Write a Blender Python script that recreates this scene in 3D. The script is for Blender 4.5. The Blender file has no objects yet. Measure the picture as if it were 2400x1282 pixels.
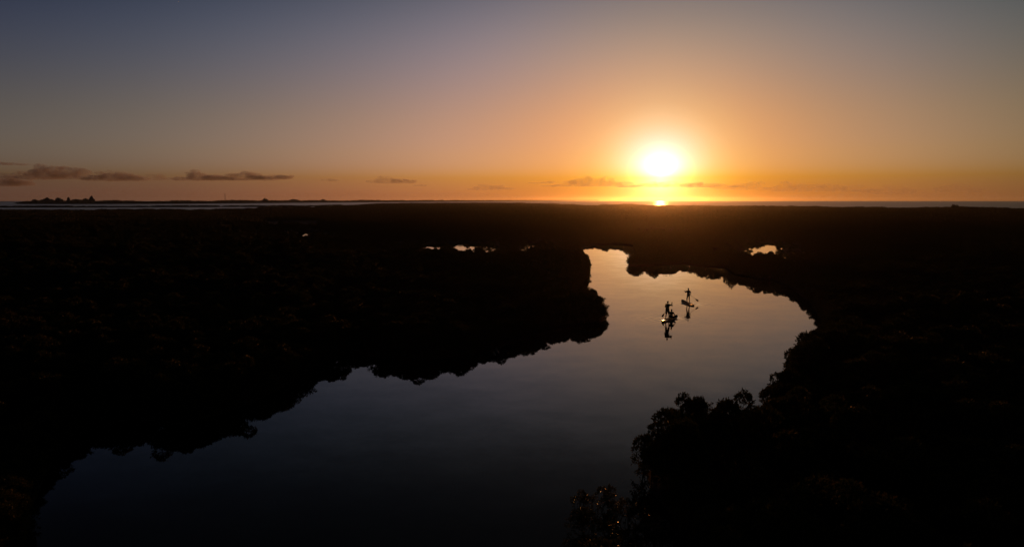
import bpy, bmesh, math, random
import numpy as np
from mathutils import Vector, Matrix, noise as mnoise

R = math.radians
SC = bpy.context.scene
COL = SC.collection

# ------------------------------------------------------------------ camera
H = 11.5                                     # the drone hovers 11.5 m over the creek
PITCH = math.atan(172 / 1714)
cam = bpy.data.cameras.new("camera")
cam.sensor_width = 36.0
cam.sensor_fit = 'HORIZONTAL'
cam.lens = 36.0 * 1714 / 2400
cam.clip_start = 0.5
cam.clip_end = 90000
cam_o = bpy.data.objects.new("camera", cam)
cam_o.location = (0, 0, H)
cam_o.rotation_euler = (R(90) - PITCH, 0, 0)
COL.objects.link(cam_o)
SC.camera = cam_o

# ------------------------------------------------------------------ sky
SUN_EL = R(1.72)
SUN_AZ = math.atan(346 / 1714)               # clockwise from +Y
SUN = Vector((math.sin(SUN_AZ) * math.cos(SUN_EL), math.cos(SUN_AZ) * math.cos(SUN_EL), math.sin(SUN_EL)))
world = bpy.data.worlds.new("World")
SC.world = world
world.use_nodes = True
nt = world.node_tree
N, LK = nt.nodes, nt.links
bg = N['Background']
sky = N.new('ShaderNodeTexSky')
sky.sky_type = 'NISHITA'
sky.sun_disc = False
sky.sun_elevation = SUN_EL
sky.sun_rotation = SUN_AZ
sky.dust_density = 1.5
# hazy evening air: how the clear-air sky brightens round the sun and dims towards the zenith (log ratios)
TH = [0, 1, 1.7, 2.4, 3.2, 4.2, 5.5, 8, 12, 17, 23, 30, 38, 48, 180]
TV = [[-1.914, -1.249, 0.768], [-2.367, -1.75, 0.111], [-2.82, -2.28, -0.45], [-3.18, -2.70, -0.92], [-3.38, -2.91, -1.38], [-3.48, -3.08, -1.86], [-3.56, -3.31, -2.32], [-3.57, -3.44, -2.44], [-3.545, -3.37, -2.36], [-3.394, -3.202, -2.234], [-3.335, -3.169, -2.395], [-3.401, -3.231, -2.57], [-3.593, -3.385, -2.786], [-3.831, -3.619, -3.02], [-3.853, -3.641, -3.042]]
EL = [0, .8, 2, 3.5, 6, 9, 12, 15, 18, 21, 25, 35, 90]
EV = [[-0.115, -0.396, 0.72], [-0.07, -0.262, 0.95], [0.14, 0.18, 1.02], [0.243, 0.211, 0.45], [0.41, 0.285, 0.0], [0.43, 0.40, 0.10], [0.408, 0.51, 0.156], [0.239, 0.431, 0.04], [-0.038, 0.189, -0.33], [-0.45, -0.3, -0.9], [-0.85, -0.75, -1.4], [-1.0, -0.95, -1.6], [-1.0, -0.95, -1.6]]
GV = [-1.212, -1.406, -0.903]                # away from the sun the upper sky darkens faster
SV = [-0.473, -0.356, -0.623]                # sky colour made darker to the right, standing in for lens vignette


def log_ramp(xs, vs, xmax):
    n = N.new('ShaderNodeValToRGB')
    cr = n.color_ramp
    cr.interpolation = 'B_SPLINE'
    while len(cr.elements) < len(xs):
        cr.elements.new(0.5)
    for el, x, v in zip(cr.elements, xs, vs):
        el.position = x / xmax
    for el, x, v in zip(cr.elements, xs, vs):
        el.position = x / xmax
        el.color = tuple((c + 6) / 10 for c in v) + (1,)
    return n


def wmath(op, a, b=None, clamp=False):
    m = N.new('ShaderNodeMath')
    m.operation = op
    m.use_clamp = clamp
    for i, v in enumerate((a, b)):
        if v is None:
            continue
        if isinstance(v, (int, float)):
            m.inputs[i].default_value = v
        else:
            LK.new(v, m.inputs[i])
    return m.outputs[0]


tc = N.new('ShaderNodeTexCoord')
nrm = N.new('ShaderNodeVectorMath'); nrm.operation = 'NORMALIZE'
LK.new(tc.outputs['Generated'], nrm.inputs[0])
dot = N.new('ShaderNodeVectorMath'); dot.operation = 'DOT_PRODUCT'
LK.new(nrm.outputs[0], dot.inputs[0]); dot.inputs[1].default_value = SUN
ang = wmath('MULTIPLY', wmath('ARCCOSINE', wmath('MINIMUM', dot.outputs['Value'], 1.0)), 1 / math.pi)
sep = N.new('ShaderNodeSeparateXYZ'); LK.new(nrm.outputs[0], sep.inputs[0])
ele = wmath('MULTIPLY', wmath('ARCSINE', sep.outputs[2]), 2 / math.pi, clamp=True)
rT = log_ramp(TH, TV, 180.0); LK.new(ang, rT.inputs[0])
rE = log_ramp(EL, EV, 90.0); LK.new(ele, rE.inputs[0])
gg = wmath('MULTIPLY', wmath('MINIMUM', wmath('MULTIPLY', wmath('MAXIMUM', wmath('SUBTRACT', ang, 8 / 180), 0.0), 180 / 40), 1.2),
           wmath('SUBTRACT', wmath('MINIMUM', wmath('MULTIPLY', ele, 90 / 12), 1.25), 0.5))
cxyz = N.new('ShaderNodeCombineXYZ')         # the air right on the horizon is no clearer than at 1.7 degrees
LK.new(sep.outputs[0], cxyz.inputs[0]); LK.new(sep.outputs[1], cxyz.inputs[1])
LK.new(wmath('MAXIMUM', sep.outputs[2], math.sin(R(1.7))), cxyz.inputs[2])
LK.new(cxyz.outputs[0], sky.inputs[0])
lat = N.new('ShaderNodeVectorMath'); lat.operation = 'DOT_PRODUCT'
LK.new(nrm.outputs[0], lat.inputs[0]); lat.inputs[1].default_value = (math.cos(SUN_AZ), -math.sin(SUN_AZ), 0)
s1 = N.new('ShaderNodeSeparateColor'); LK.new(rT.outputs[0], s1.inputs[0])
s2 = N.new('ShaderNodeSeparateColor'); LK.new(rE.outputs[0], s2.inputs[0])
s3 = N.new('ShaderNodeSeparateColor'); LK.new(sky.outputs[0], s3.inputs[0])
comb = N.new('ShaderNodeCombineColor')
for i in range(3):
    e = wmath('SUBTRACT', wmath('MULTIPLY', wmath('ADD', s1.outputs[i], s2.outputs[i]), 10.0), 12.0)
    e = wmath('ADD', e, wmath('ADD', wmath('MULTIPLY', gg, GV[i]), wmath('MULTIPLY', lat.outputs['Value'], SV[i])))
    e = wmath('EXPONENT', e)
    LK.new(wmath('MULTIPLY', wmath('MULTIPLY', e, 20.0), s3.outputs[i]), comb.inputs[i])
LK.new(comb.outputs[0], bg.inputs[0])
bg.inputs[1].default_value = 0.05

sun_d = bpy.data.lights.new("sun", 'SUN')
sun_d.energy = 1.1
sun_d.angle = R(0.6)
sun_d.color = (1.0, 0.31, 0.06)
sun_o = bpy.data.objects.new("sun", sun_d)
sun_o.rotation_euler = SUN.to_track_quat('Z', 'Y').to_euler()
sun_o.location = SUN * 400
COL.objects.link(sun_o)

SC.view_settings.view_transform = 'Standard'
SC.view_settings.look = 'None'
SC.view_settings.exposure = 0
SC.view_settings.gamma = 1
SC.view_settings.use_curve_mapping = False
cy = SC.cycles
cy.use_denoising = True
cy.max_bounces = 6
cy.diffuse_bounces = 2
cy.glossy_bounces = 3
cy.transmission_bounces = 3
cy.volume_bounces = 1
cy.volume_max_steps = 256
cy.sample_clamp_indirect = 4.0

# ------------------------------------------------------------------ helpers
MESHES = {}


def link(o, parent=None):
    COL.objects.link(o)
    if parent is not None:
        o.parent = parent
    return o


def mesh_obj(name, me, mat=None, parent=None):
    o = bpy.data.objects.new(name, me)
    if mat is not None and not me.materials:
        me.materials.append(mat)
    return link(o, parent)


def from_data(name, v, f, smooth=False):
    me = bpy.data.meshes.new(name)
    me.from_pydata([tuple(map(float, p)) for p in v], [], [tuple(int(i) for i in q) for q in f])
    if smooth:
        me.polygons.foreach_set('use_smooth', [True] * len(me.polygons))
    me.update()
    return me


def from_bm(name, bm, smooth=True):
    me = bpy.data.meshes.new(name)
    bm.to_mesh(me)
    bm.free()
    if smooth:
        me.polygons.foreach_set('use_smooth', [True] * len(me.polygons))
    return me


def tag(o, label, cat, group=None):
    o['label'] = label
    o['category'] = cat
    if group:
        o['group'] = group
    return o


def empty(name, loc=(0, 0, 0), rz=0.0):
    o = bpy.data.objects.new(name, None)
    o.empty_display_size = 0.3
    o.location = loc
    o.rotation_euler = (0, 0, rz)
    return link(o)


def material(name, color=(.5, .5, .5), rough=.6, spec=.5, metal=0.0):
    m = bpy.data.materials.new(name)
    m.use_nodes = True
    p = m.node_tree.nodes['Principled BSDF']
    p.inputs['Base Color'].default_value = (*color, 1)
    p.inputs['Roughness'].default_value = rough
    p.inputs['Specular IOR Level'].default_value = spec
    p.inputs['Metallic'].default_value = metal
    return m


def noisy(m, c1, c2, scale=3.0, coord='Object', detail=4):
    t = m.node_tree
    p = t.nodes['Principled BSDF']
    co = t.nodes.new('ShaderNodeTexCoord')
    nz = t.nodes.new('ShaderNodeTexNoise'); nz.inputs['Scale'].default_value = scale; nz.inputs['Detail'].default_value = detail
    t.links.new(co.outputs[coord], nz.inputs['Vector'])
    rp = t.nodes.new('ShaderNodeValToRGB')
    rp.color_ramp.elements[0].position = .3; rp.color_ramp.elements[1].position = .7
    rp.color_ramp.elements[0].color = (*c1, 1); rp.color_ramp.elements[1].color = (*c2, 1)
    t.links.new(nz.outputs['Fac'], rp.inputs[0])
    t.links.new(rp.outputs[0], p.inputs['Base Color'])
    return m


# materials -----------------------------------------------------------------
def leaf_material(name, rough, spec):
    m = material(name, (.04, .06, .015), rough, spec)
    t = m.node_tree
    p = t.nodes['Principled BSDF']
    g = t.nodes.new('ShaderNodeNewGeometry')
    rp = t.nodes.new('ShaderNodeValToRGB')
    cr = rp.color_ramp
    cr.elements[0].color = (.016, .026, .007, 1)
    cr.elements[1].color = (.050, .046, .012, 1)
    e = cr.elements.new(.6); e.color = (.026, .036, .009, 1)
    t.links.new(g.outputs['Random Per Island'], rp.inputs[0])
    t.links.new(rp.outputs[0], p.inputs['Base Color'])
    tr = t.nodes.new('ShaderNodeBsdfTranslucent')
    mu = t.nodes.new('ShaderNodeMix'); mu.data_type = 'RGBA'; mu.blend_type = 'MULTIPLY'
    mu.inputs[0].default_value = 1
    t.links.new(rp.outputs[0], mu.inputs[6]); mu.inputs[7].default_value = (1.5, 1.25, .7, 1)
    t.links.new(mu.outputs[2], tr.inputs[0])
    ms = t.nodes.new('ShaderNodeMixShader'); ms.inputs[0].default_value = .30
    t.links.new(p.outputs[0], ms.inputs[1]); t.links.new(tr.outputs[0], ms.inputs[2])
    t.links.new(ms.outputs[0], t.nodes['Material Output'].inputs[0])
    return m


def water_material(name, slope, scale, rough, color=(.006, .007, .006), rings=()):
    """still or wind-ruffled water: mirror facets whose normals wander by `slope`"""
    m = material(name, color, rough, .5)
    t = m.node_tree
    p = t.nodes['Principled BSDF']
    p.inputs['IOR'].default_value = 1.36
    L = t.links
    g = t.nodes.new('ShaderNodeNewGeometry')
    acc = None

    def vm(op, a, b=None):
        n = t.nodes.new('ShaderNodeVectorMath'); n.operation = op
        for i, v in enumerate((a, b)):
            if v is None:
                continue
            if isinstance(v, tuple):
                n.inputs[i].default_value = v
            else:
                L.new(v, n.inputs[i])
        return n

    def mm(op, a, b=None):
        n = t.nodes.new('ShaderNodeMath'); n.operation = op
        for i, v in enumerate((a, b)):
            if v is None:
                continue
            if isinstance(v, (int, float)):
                n.inputs[i].default_value = v
            else:
                L.new(v, n.inputs[i])
        return n.outputs[0]
    for sl, sca in zip(slope, scale):
        sc_ = vm('MULTIPLY', g.outputs['Position'], sca)
        nz = t.nodes.new('ShaderNodeTexNoise'); nz.inputs['Scale'].default_value = 1; nz.inputs['Detail'].default_value = 2
        L.new(sc_.outputs[0], nz.inputs['Vector'])
        d = vm('SUBTRACT', nz.outputs['Color'], (.5, .5, .5))
        d = vm('MULTIPLY', d.outputs[0], (sl, sl, 0))
        acc = d.outputs[0] if acc is None else vm('ADD', acc, d.outputs[0]).outputs[0]
    for (cx, cy_, amp, k, fall) in rings:
        dv = vm('SUBTRACT', g.outputs['Position'], (cx, cy_, 0))
        ln = vm('LENGTH', dv.outputs[0]).outputs['Value']
        un = vm('NORMALIZE', dv.outputs[0]).outputs[0]
        wv = mm('MULTIPLY', mm('SINE', mm('MULTIPLY', ln, k)), mm('MULTIPLY', mm('EXPONENT', mm('MULTIPLY', ln, -1 / fall)), amp))
        s = t.nodes.new('ShaderNodeVectorMath'); s.operation = 'SCALE'
        L.new(un, s.inputs[0]); L.new(wv, s.inputs['Scale'])
        acc = vm('ADD', acc, s.outputs[0]).outputs[0]
    nn = vm('NORMALIZE', vm('ADD', g.outputs['Normal'], acc).outputs[0])
    L.new(nn.outputs[0], p.inputs['Normal'])
    return m


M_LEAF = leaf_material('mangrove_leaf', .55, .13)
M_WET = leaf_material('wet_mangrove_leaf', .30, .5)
M_BARK = noisy(material('mangrove_bark', rough=.8), (.05, .035, .025), (.11, .085, .065), 9)
M_MUD = noisy(material('tidal_mud', rough=.95, spec=.05), (.03, .024, .018), (.07, .055, .04), .6)
M_SCRUB = noisy(material('far_scrub', rough=.7, spec=.2), (.03, .04, .014), (.06, .06, .022), .12)
M_STEEL = noisy(material('weathered_steel', rough=.8, spec=.2), (.04, .035, .03), (.07, .06, .05), 2)

# ------------------------------------------------------------------ water sheets
BOARD1 = (15.4, 70.5)
BOARD2 = (19.6, 80.7)
M_CREEK = water_material('creek_water', (.010, .018), ((3.0, 3.0, 1), (.35, .5, 1)), .02,
                         rings=((14.75, 69.9, .055, 7.5, 1.4), (16.4, 71.6, .06, 9.0, 1.2), (20.7, 80.3, .05, 8.0, 1.4)))
M_SEA = water_material('sea_water', (.35, .3), ((1.3, .9, 1), (.21, .13, 1)), .34)
M_LAGOON = water_material('lagoon_water', (.3, .25), ((1.6, 1.1, 1), (.3, .2, 1)), .30)


def sheet(name, pts, z, mat, kind='structure'):
    bm = bmesh.new()
    vs = [bm.verts.new((x, y, z)) for x, y in pts]
    f = bm.faces.new(vs)
    if f.normal.z < 0:
        f.normal_flip()
    bm.normal_update()
    if f.normal.z < 0:
        f.normal_flip()
    bmesh.ops.triangulate(bm, faces=[f])
    o = mesh_obj(name, from_bm(name, bm, False), mat)
    o['kind'] = kind
    return o


n = 96
bm = bmesh.new()
c = bm.verts.new((0, 0, -.10))
ring_prev = None
for rad in (2000, 5000, 9000):
    ring = [bm.verts.new((rad * math.cos(2 * math.pi * i / n), rad * math.sin(2 * math.pi * i / n), -.10)) for i in range(n)]
    for i in range(n):
        j = (i + 1) % n
        if ring_prev is None:
            bm.faces.new((c, ring[i], ring[j]))
        else:
            bm.faces.new((ring_prev[i], ring[i], ring[j], ring_prev[j]))
    ring_prev = ring
sea = mesh_obj('sea', from_bm('sea', bm, False), M_SEA)
sea['kind'] = 'structure'
sheet('lagoon_water', [(-2600, 560), (-300, 560), (-100, 900), (120, 2900), (-300, 3600), (-2600, 3600)], -.05, M_LAGOON)
sheet('creek_water', [(-330, -40), (330, -40), (330, 420), (-330, 420)], 0.0, M_CREEK)

# ------------------------------------------------------------------ creek outline and the land
LEFT = [(-14.2, 19.0), (-16.4, 23.5), (-18.8, 28.0), (-20.6, 32.0), (-21.4, 35.4), (-20.8, 37.8), (-16.8, 36.2), (-15.2, 39.6), (-14.3, 42.7), (-13.6, 49.5), (-12.5, 55.2), (-9.5, 53.0), (-7.3, 51.2), (-5.6, 52.2), (-2.3, 55.0), (1.8, 60.9), (3.5, 64.7), (5.9, 66.2), (8.1, 67.6), (9.0, 69.2), (9.2, 71.6), (9.4, 77.6), (8.8, 86.0), (8.1, 92.1), (11.2, 108.5), (13.4, 126.1), (17.1, 177.6)]
RIGHT = [(22.1, 188.7), (27.6, 188.7), (30.1, 181.2), (24.6, 141.5), (21.6, 134.0), (20.4, 127.6), (21.3, 125.4), (22.9, 127.0), (25.7, 128.2), (31.3, 131.3), (32.5, 125.9), (35.9, 122.5), (34.2, 112.1), (35.3, 105.4), (37.4, 104.4), (36.6, 95.6), (33.7, 81.7), (28.4, 65.4), (22.3, 53.9), (19.6, 50.3), (17.5, 45.9), (15.9, 42.2), (14.5, 40.3), (13.9, 39.2), (13.5, 37.0), (12.0, 34.1), (10.4, 32.9), (9.4, 32.9), (7.9, 32.2), (6.8, 31.0), (5.4, 29.9), (4.8, 29.9), (4.7, 30.1), (5.4, 28.6), (5.8, 26.6), (5.9, 24.0), (5.6, 21.0), (5.0, 18.0)]
POLY = np.array(LEFT + RIGHT + [(4, 3), (-13, 3), (-13.4, 14)])
# small pools in the scrub: centre, half width, half length, direction of the long axis
POOLS = [(59.3, 172.0, 2.4, 27), (-13.6, 175.0, 4.4, 17.6), (-20.0, 176.0, 1.4, 17.0), (-7.8, 175.5, 2.0, 17.0), (5.4, 176.0, 1.6, 20), (53.2, 264, 1.3, 30),
         (-104.0, 345, 2.4, 42), (-65.8, 238, 2.2, 30)]


def sdf_poly(P):
    """signed distance to the creek outline, negative on the water"""
    A = POLY; B = np.roll(POLY, -1, 0)
    d = np.full(len(P), 1e9); inside = np.zeros(len(P), bool)
    for a, b in zip(A, B):
        ab = b - a
        t = np.clip(((P - a) @ ab) / (ab @ ab), 0, 1)
        q = P - a - t[:, None] * ab
        d = np.minimum(d, np.hypot(q[:, 0], q[:, 1]))
        cond = ((a[1] > P[:, 1]) != (b[1] > P[:, 1]))
        xi = a[0] + (P[:, 1] - a[1]) * ab[0] / (ab[1] if abs(ab[1]) > 1e-9 else 1e-9)
        inside ^= cond & (P[:, 0] < xi)
    return np.where(inside, -d, d)


def sdf_pools(P):
    d = np.full(len(P), 1e9)
    for cx, cy_, hw, hl in POOLS:
        r = math.hypot(cx, cy_); u = np.array([cx, cy_]) / r; v = np.array([u[1], -u[0]])
        q = P - np.array([cx, cy_])
        a = np.abs(q @ u) - hl; b = np.abs(q @ v) - hw
        d = np.minimum(d, np.maximum(a, b))
    return d


gx = np.arange(-320, 322, 2.0); gy = np.arange(-10, 412, 2.0)
GX, GY = np.meshgrid(gx, gy)
PG = np.stack([GX.ravel(), GY.ravel()], 1)
dg = np.minimum(sdf_poly(PG), sdf_pools(PG) - 1.8)
rng = np.random.default_rng(4)
zg = np.clip(dg * .12, -.6, .22) + rng.normal(0, .02, len(dg)) * (dg > .5)
nx, ny = len(gx), len(gy)
idx = np.arange(nx * ny).reshape(ny, nx)
fq = np.stack([idx[:-1, :-1], idx[:-1, 1:], idx[1:, 1:], idx[1:, :-1]], -1).reshape(-1, 4)
me = from_data('mud_ground', np.c_[PG, zg], fq, True)
gr = mesh_obj('mud_ground', me, M_MUD)
gr['kind'] = 'structure'

SHORE = [(-60, 492), (80, 491.5), (200, 492.5), (330, 491), (480, 491.5), (560, 490), (680, 488.5), (780, 484.5), (860, 479), (900, 476.5), (1000, 475.5), (1100, 475), (1200, 475.5), (1290, 477.5), (1350, 480.5), (1400, 481.5), (1450, 480), (1480, 479), (1520, 481.5), (1600, 482), (1700, 482.5), (1800, 483), (1900, 484.5), (2000, 486), (2100, 486.5), (2200, 486.5), (2260, 485), (2330, 487.5), (2400, 489), (2480, 489)]
SHORE_W = []
for x, y in SHORE:                            # the outer edge of the scrub, in metres
    u, v = (x - 1200) / 1714, (641 - y) / 1714
    d = Vector((u, math.cos(PITCH) + v * math.sin(PITCH), -math.sin(PITCH) + v * math.cos(PITCH)))
    t = (2.2 - H) / d.z
    SHORE_W.append((d.x * t, d.y * t))
land = [(-340, 400)] + SHORE_W + [(340, 400)]
sheet('scrub_flat', land, .06, M_MUD)


# ------------------------------------------------------------------ mangroves
def leaf_cloud(pos, nor, rnd, leaf, per, up=.25):
    """rosettes of pointed leaves: pos, nor = arrays (n,3)"""
    n_ = len(pos)
    P = np.repeat(pos, per, 0); Nn = np.repeat(nor, per, 0)
    d = rnd.normal(0, 1, (n_ * per, 3)) * .75 + Nn * .8 + np.array([0, 0, up])
    d /= np.linalg.norm(d, axis=1)[:, None]
    s = np.cross(d, rnd.normal(0, 1, d.shape)); s /= np.linalg.norm(s, axis=1)[:, None]
    q = np.cross(d, s)
    Ln = (leaf * rnd.uniform(.65, 1.15, n_ * per))[:, None]
    P = P + rnd.normal(0, leaf * .35, P.shape)
    w = Ln * .23
    a = P
    b1 = P + d * Ln * .35 + s * w + q * w * .35; b2 = P + d * Ln * .35 - s * w + q * w * .35
    c1 = P + d * Ln * .72 + s * w * .8 + q * w * .25; c2 = P + d * Ln * .72 - s * w * .8 + q * w * .25
    e = P + d * Ln
    m = P + d * Ln * .5
    V = np.stack([a, b1, c1, e, c2, b2], 1).reshape(-1, 3)
    i = np.arange(n_ * per) * 6
    Fq = np.concatenate([np.stack([i, i + 1, i + 2, i + 3], 1), np.stack([i, i + 3, i + 4, i + 5], 1)])
    return V, Fq


def crown_points(rnd, radius, height, lobes, n_ros):
    """points on a heap of leafy lobes standing between the water and `height`"""
    cen = []
    for k in range(lobes):
        a = rnd.uniform(0, 2 * math.pi); r = radius * .72 * math.sqrt(rnd.uniform(0, 1))
        top = height * (1 - .55 * (r / radius) ** 1.6) * rnd.uniform(.78, 1.05)
        rl = rnd.uniform(.26, .42) * radius
        cen.append((r * math.cos(a), r * math.sin(a), max(top - rl * .8, rl * .75), rl))
    cen = np.array(cen)
    k = rnd.integers(0, lobes, n_ros)
    u = rnd.normal(0, 1, (n_ros, 3)); u /= np.linalg.norm(u, axis=1)[:, None]
    u[:, 2] = np.where(u[:, 2] < -.35, -u[:, 2], u[:, 2])
    rr = rnd.uniform(.62, 1.04, n_ros) ** .7
    pos = cen[k, :3] + u * (cen[k, 3] * rr)[:, None] * np.array([1, 1, .82])
    # shoots that stick out of the heap
    sp_p, sp_n = [], []
    for q in range(9):
        a = rnd.uniform(0, 2 * math.pi); up_ = rnd.uniform(-.2, .55)
        dv = np.array([math.cos(a), math.sin(a), up_]); dv /= np.linalg.norm(dv)
        kk = rnd.integers(0, lobes)
        for w_ in np.linspace(.85, 1 + rnd.uniform(.15, .7), 6):
            sp_p.append(cen[kk, :3] + dv * cen[kk, 3] * w_); sp_n.append(dv)
    pos = np.r_[pos, np.array(sp_p)]; u = np.r_[u, np.array(sp_n)]
    # a low skirt reaching for the water
    ns = n_ros // 5
    a = rnd.uniform(0, 2 * math.pi, ns); r = radius * rnd.uniform(.65, 1.0, ns)
    pos2 = np.stack([r * np.cos(a), r * np.sin(a), height * rnd.uniform(.12, .5, ns)], 1)
    nor2 = np.stack([np.cos(a), np.sin(a), np.full(ns, .2)], 1)
    return np.r_[pos, pos2], np.r_[u, nor2], cen


def tube(V, F, pts, r0, r1, sides=5):
    base = len(V)
    n_ = len(pts)
    for k, p in enumerate(pts):
        p = Vector(p)
        t = (Vector(pts[min(k + 1, n_ - 1)]) - Vector(pts[max(k - 1, 0)])).normalized()
        x = t.cross(Vector((.3, .5, .8))).normalized(); y = t.cross(x)
        r = r0 + (r1 - r0) * k / (n_ - 1)
        for s in range(sides):
            a = 2 * math.pi * s / sides
            V.append(tuple(p + x * r * math.cos(a) + y * r * math.sin(a)))
    for k in range(n_ - 1):
        for s in range(sides):
            F.append((base + k * sides + s, base + k * sides + (s + 1) % sides, base + (k + 1) * sides + (s + 1) % sides, base + (k + 1) * sides + s))
    F.append(tuple(base + s for s in range(sides))[::-1])
    F.append(tuple(base + (n_ - 1) * sides + s for s in range(sides)))


def mangrove_variant(seed, radius, height, lobes, n_ros, leaf, per):
    rnd = np.random.default_rng(seed); pr = random.Random(seed)
    pos, nor, cen = crown_points(rnd, radius, height, lobes, n_ros)
    V, Fq = leaf_cloud(pos, nor, rnd, leaf, per)
    V[:, 2] = np.maximum(V[:, 2], .05)
    crown = from_data('mangrove_crown', V, Fq)
    crown.materials.append(M_LEAF)
    V, Fs = [], []
    for k in range(lobes):
        x, y, z, rl = cen[k]
        p0 = (x * .12 + pr.uniform(-.08, .08), y * .12 + pr.uniform(-.08, .08), .38)
        mid = (x * .5 + pr.uniform(-.1, .1), y * .5 + pr.uniform(-.1, .1), .38 + (z - .38) * .6)
        tube(V, Fs, [p0, mid, (x, y, z + rl * .5)], .045, .012)
    tube(V, Fs, [(0, 0, .05), (.02, 0, .3), (0, .02, .6)], .07, .06, 6)
    trunk = from_data('mangrove_trunk', V, Fs, True); trunk.materials.append(M_BARK)
    V, Fs = [], []
    for k in range(11):
        a = 2 * math.pi * (k + pr.uniform(-.3, .3)) / 11; r = pr.uniform(.45, .85) * radius
        z0 = pr.uniform(.3, .75)
        c_, s_ = math.cos(a), math.sin(a)
        tube(V, Fs, [(c_ * .05, s_ * .05, z0), (c_ * r * .45, s_ * r * .45, z0 * 1.05), (c_ * r * .8, s_ * r * .8, z0 * .62), (c_ * r, s_ * r, -.25)], .026, .018, 4)
    roots = from_data('mangrove_prop_roots', V, Fs, True); roots.materials.append(M_BARK)
    return crown, trunk, roots


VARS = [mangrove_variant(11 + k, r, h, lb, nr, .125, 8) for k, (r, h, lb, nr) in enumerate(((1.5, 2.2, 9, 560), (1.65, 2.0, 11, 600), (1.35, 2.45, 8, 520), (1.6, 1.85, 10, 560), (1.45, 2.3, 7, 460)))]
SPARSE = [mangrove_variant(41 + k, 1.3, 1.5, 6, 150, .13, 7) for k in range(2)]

for v_ in SPARSE:
    v_[0].materials[0] = M_WET                # the low bush by the water has wet, shiny leaves
prnd = np.random.default_rng(77)


def in_view(P, m=12):
    return (np.abs(P[:, 0]) < .74 * P[:, 1] + m) & (P[:, 1] > 12)


# edge trees walk along the waterline
edge = []
nC = len(LEFT)
ring_pts = LEFT + RIGHT
for (a, b) in zip(ring_pts[:-1], ring_pts[1:]):
    a = np.array(a); b = np.array(b); L_ = np.linalg.norm(b - a)
    dirv = (b - a) / L_; nrm_ = np.array([-dirv[1], dirv[0]])
    step = 1.35 if a[1] < 60 else (1.7 if a[1] < 110 else 2.2)
    k = 0
    while k < L_:
        s = prnd.uniform(.62, 1.02) if a[1] > 28 else prnd.uniform(.6, .85)
        p = a + dirv * (k + prnd.uniform(-.3, .3))
        for sg in (1, -1):
            q = p + sg * nrm_ * 1.5 * s * .85
            if sdf_poly(q[None])[0] > 0:
                break
        edge.append((q[0], q[1], s))
        k += step * s
# second row and interior by jittered grid with distance dependent spacing
inner = []
y = 14.0
while y < 330:
    sp = 1.9 if y < 60 else (2.3 if y < 120 else 3.0)
    xs = np.arange(-.74 * y - 12, .74 * y + 12, sp)
    for x in xs:
        inner.append((x + prnd.uniform(-.35, .35) * sp, y + prnd.uniform(-.35, .35) * sp, prnd.uniform(.75, 1.2) * (1 if y < 120 else 1.2)))
    y += sp
BY_HAND = [(8.2, 33.3, .78), (9.1, 33.7, .76), (2.8, 21.2, .80), (2.0, 20.3, .65), (3.8, 21.0, .72), (1.3, 19.6, .5), (3.2, 23.5, .55), (2.5, 24.6, .5), (4.2, 25.2, .6), (3.6, 26.4, .5), (2.7, 26.5, .4), (4.7, 23.2, .7), (1.9, 22.6, .4), (4.6, 19.8, .8)]
edge = np.array(edge); inner = np.array(inner)
dp = sdf_poly(inner[:, :2]); keep = dp > 1.5 * inner[:, 2] * .9
de = np.full(len(inner), 1e9)
for ex in edge:
    de = np.minimum(de, np.hypot(inner[:, 0] - ex[0], inner[:, 1] - ex[1]))
inner = inner[keep & (de > 1.1)]
trees = np.r_[np.c_[edge, np.ones(len(edge))], np.c_[np.array(BY_HAND), np.full(len(BY_HAND), 2.0)], np.c_[inner, np.zeros(len(inner))]]
# shrubs get low beside the pools and never stand in them
pd = sdf_pools(trees[:, :2])
low = np.clip(.34 + np.maximum(pd - 3, 0) * .035, .34, 1.0)
trees[:, 2] *= low
trees = trees[(pd > .75 * trees[:, 2]) & in_view(trees[:, :2]) & ((sdf_poly(trees[:, :2]) > .2) | (trees[:, 3] > 1.5))]
# gentle undulation of the canopy height
und = np.array([mnoise.noise((x * .06, y * .06, 3.1)) for x, y in trees[:, :2]])
hz = 1 + .35 * und
dist = np.hypot(trees[:, 0], trees[:, 1])
score = 1 / dist * np.where(trees[:, 3] > .5, 2.4, 1.0)
fr = (np.abs(trees[:, 0]) < .70 * trees[:, 1]) & (trees[:, 1] > 17.5)
score = score * fr
order = np.argsort(-score)
singles = set(order[:296].tolist())


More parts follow.
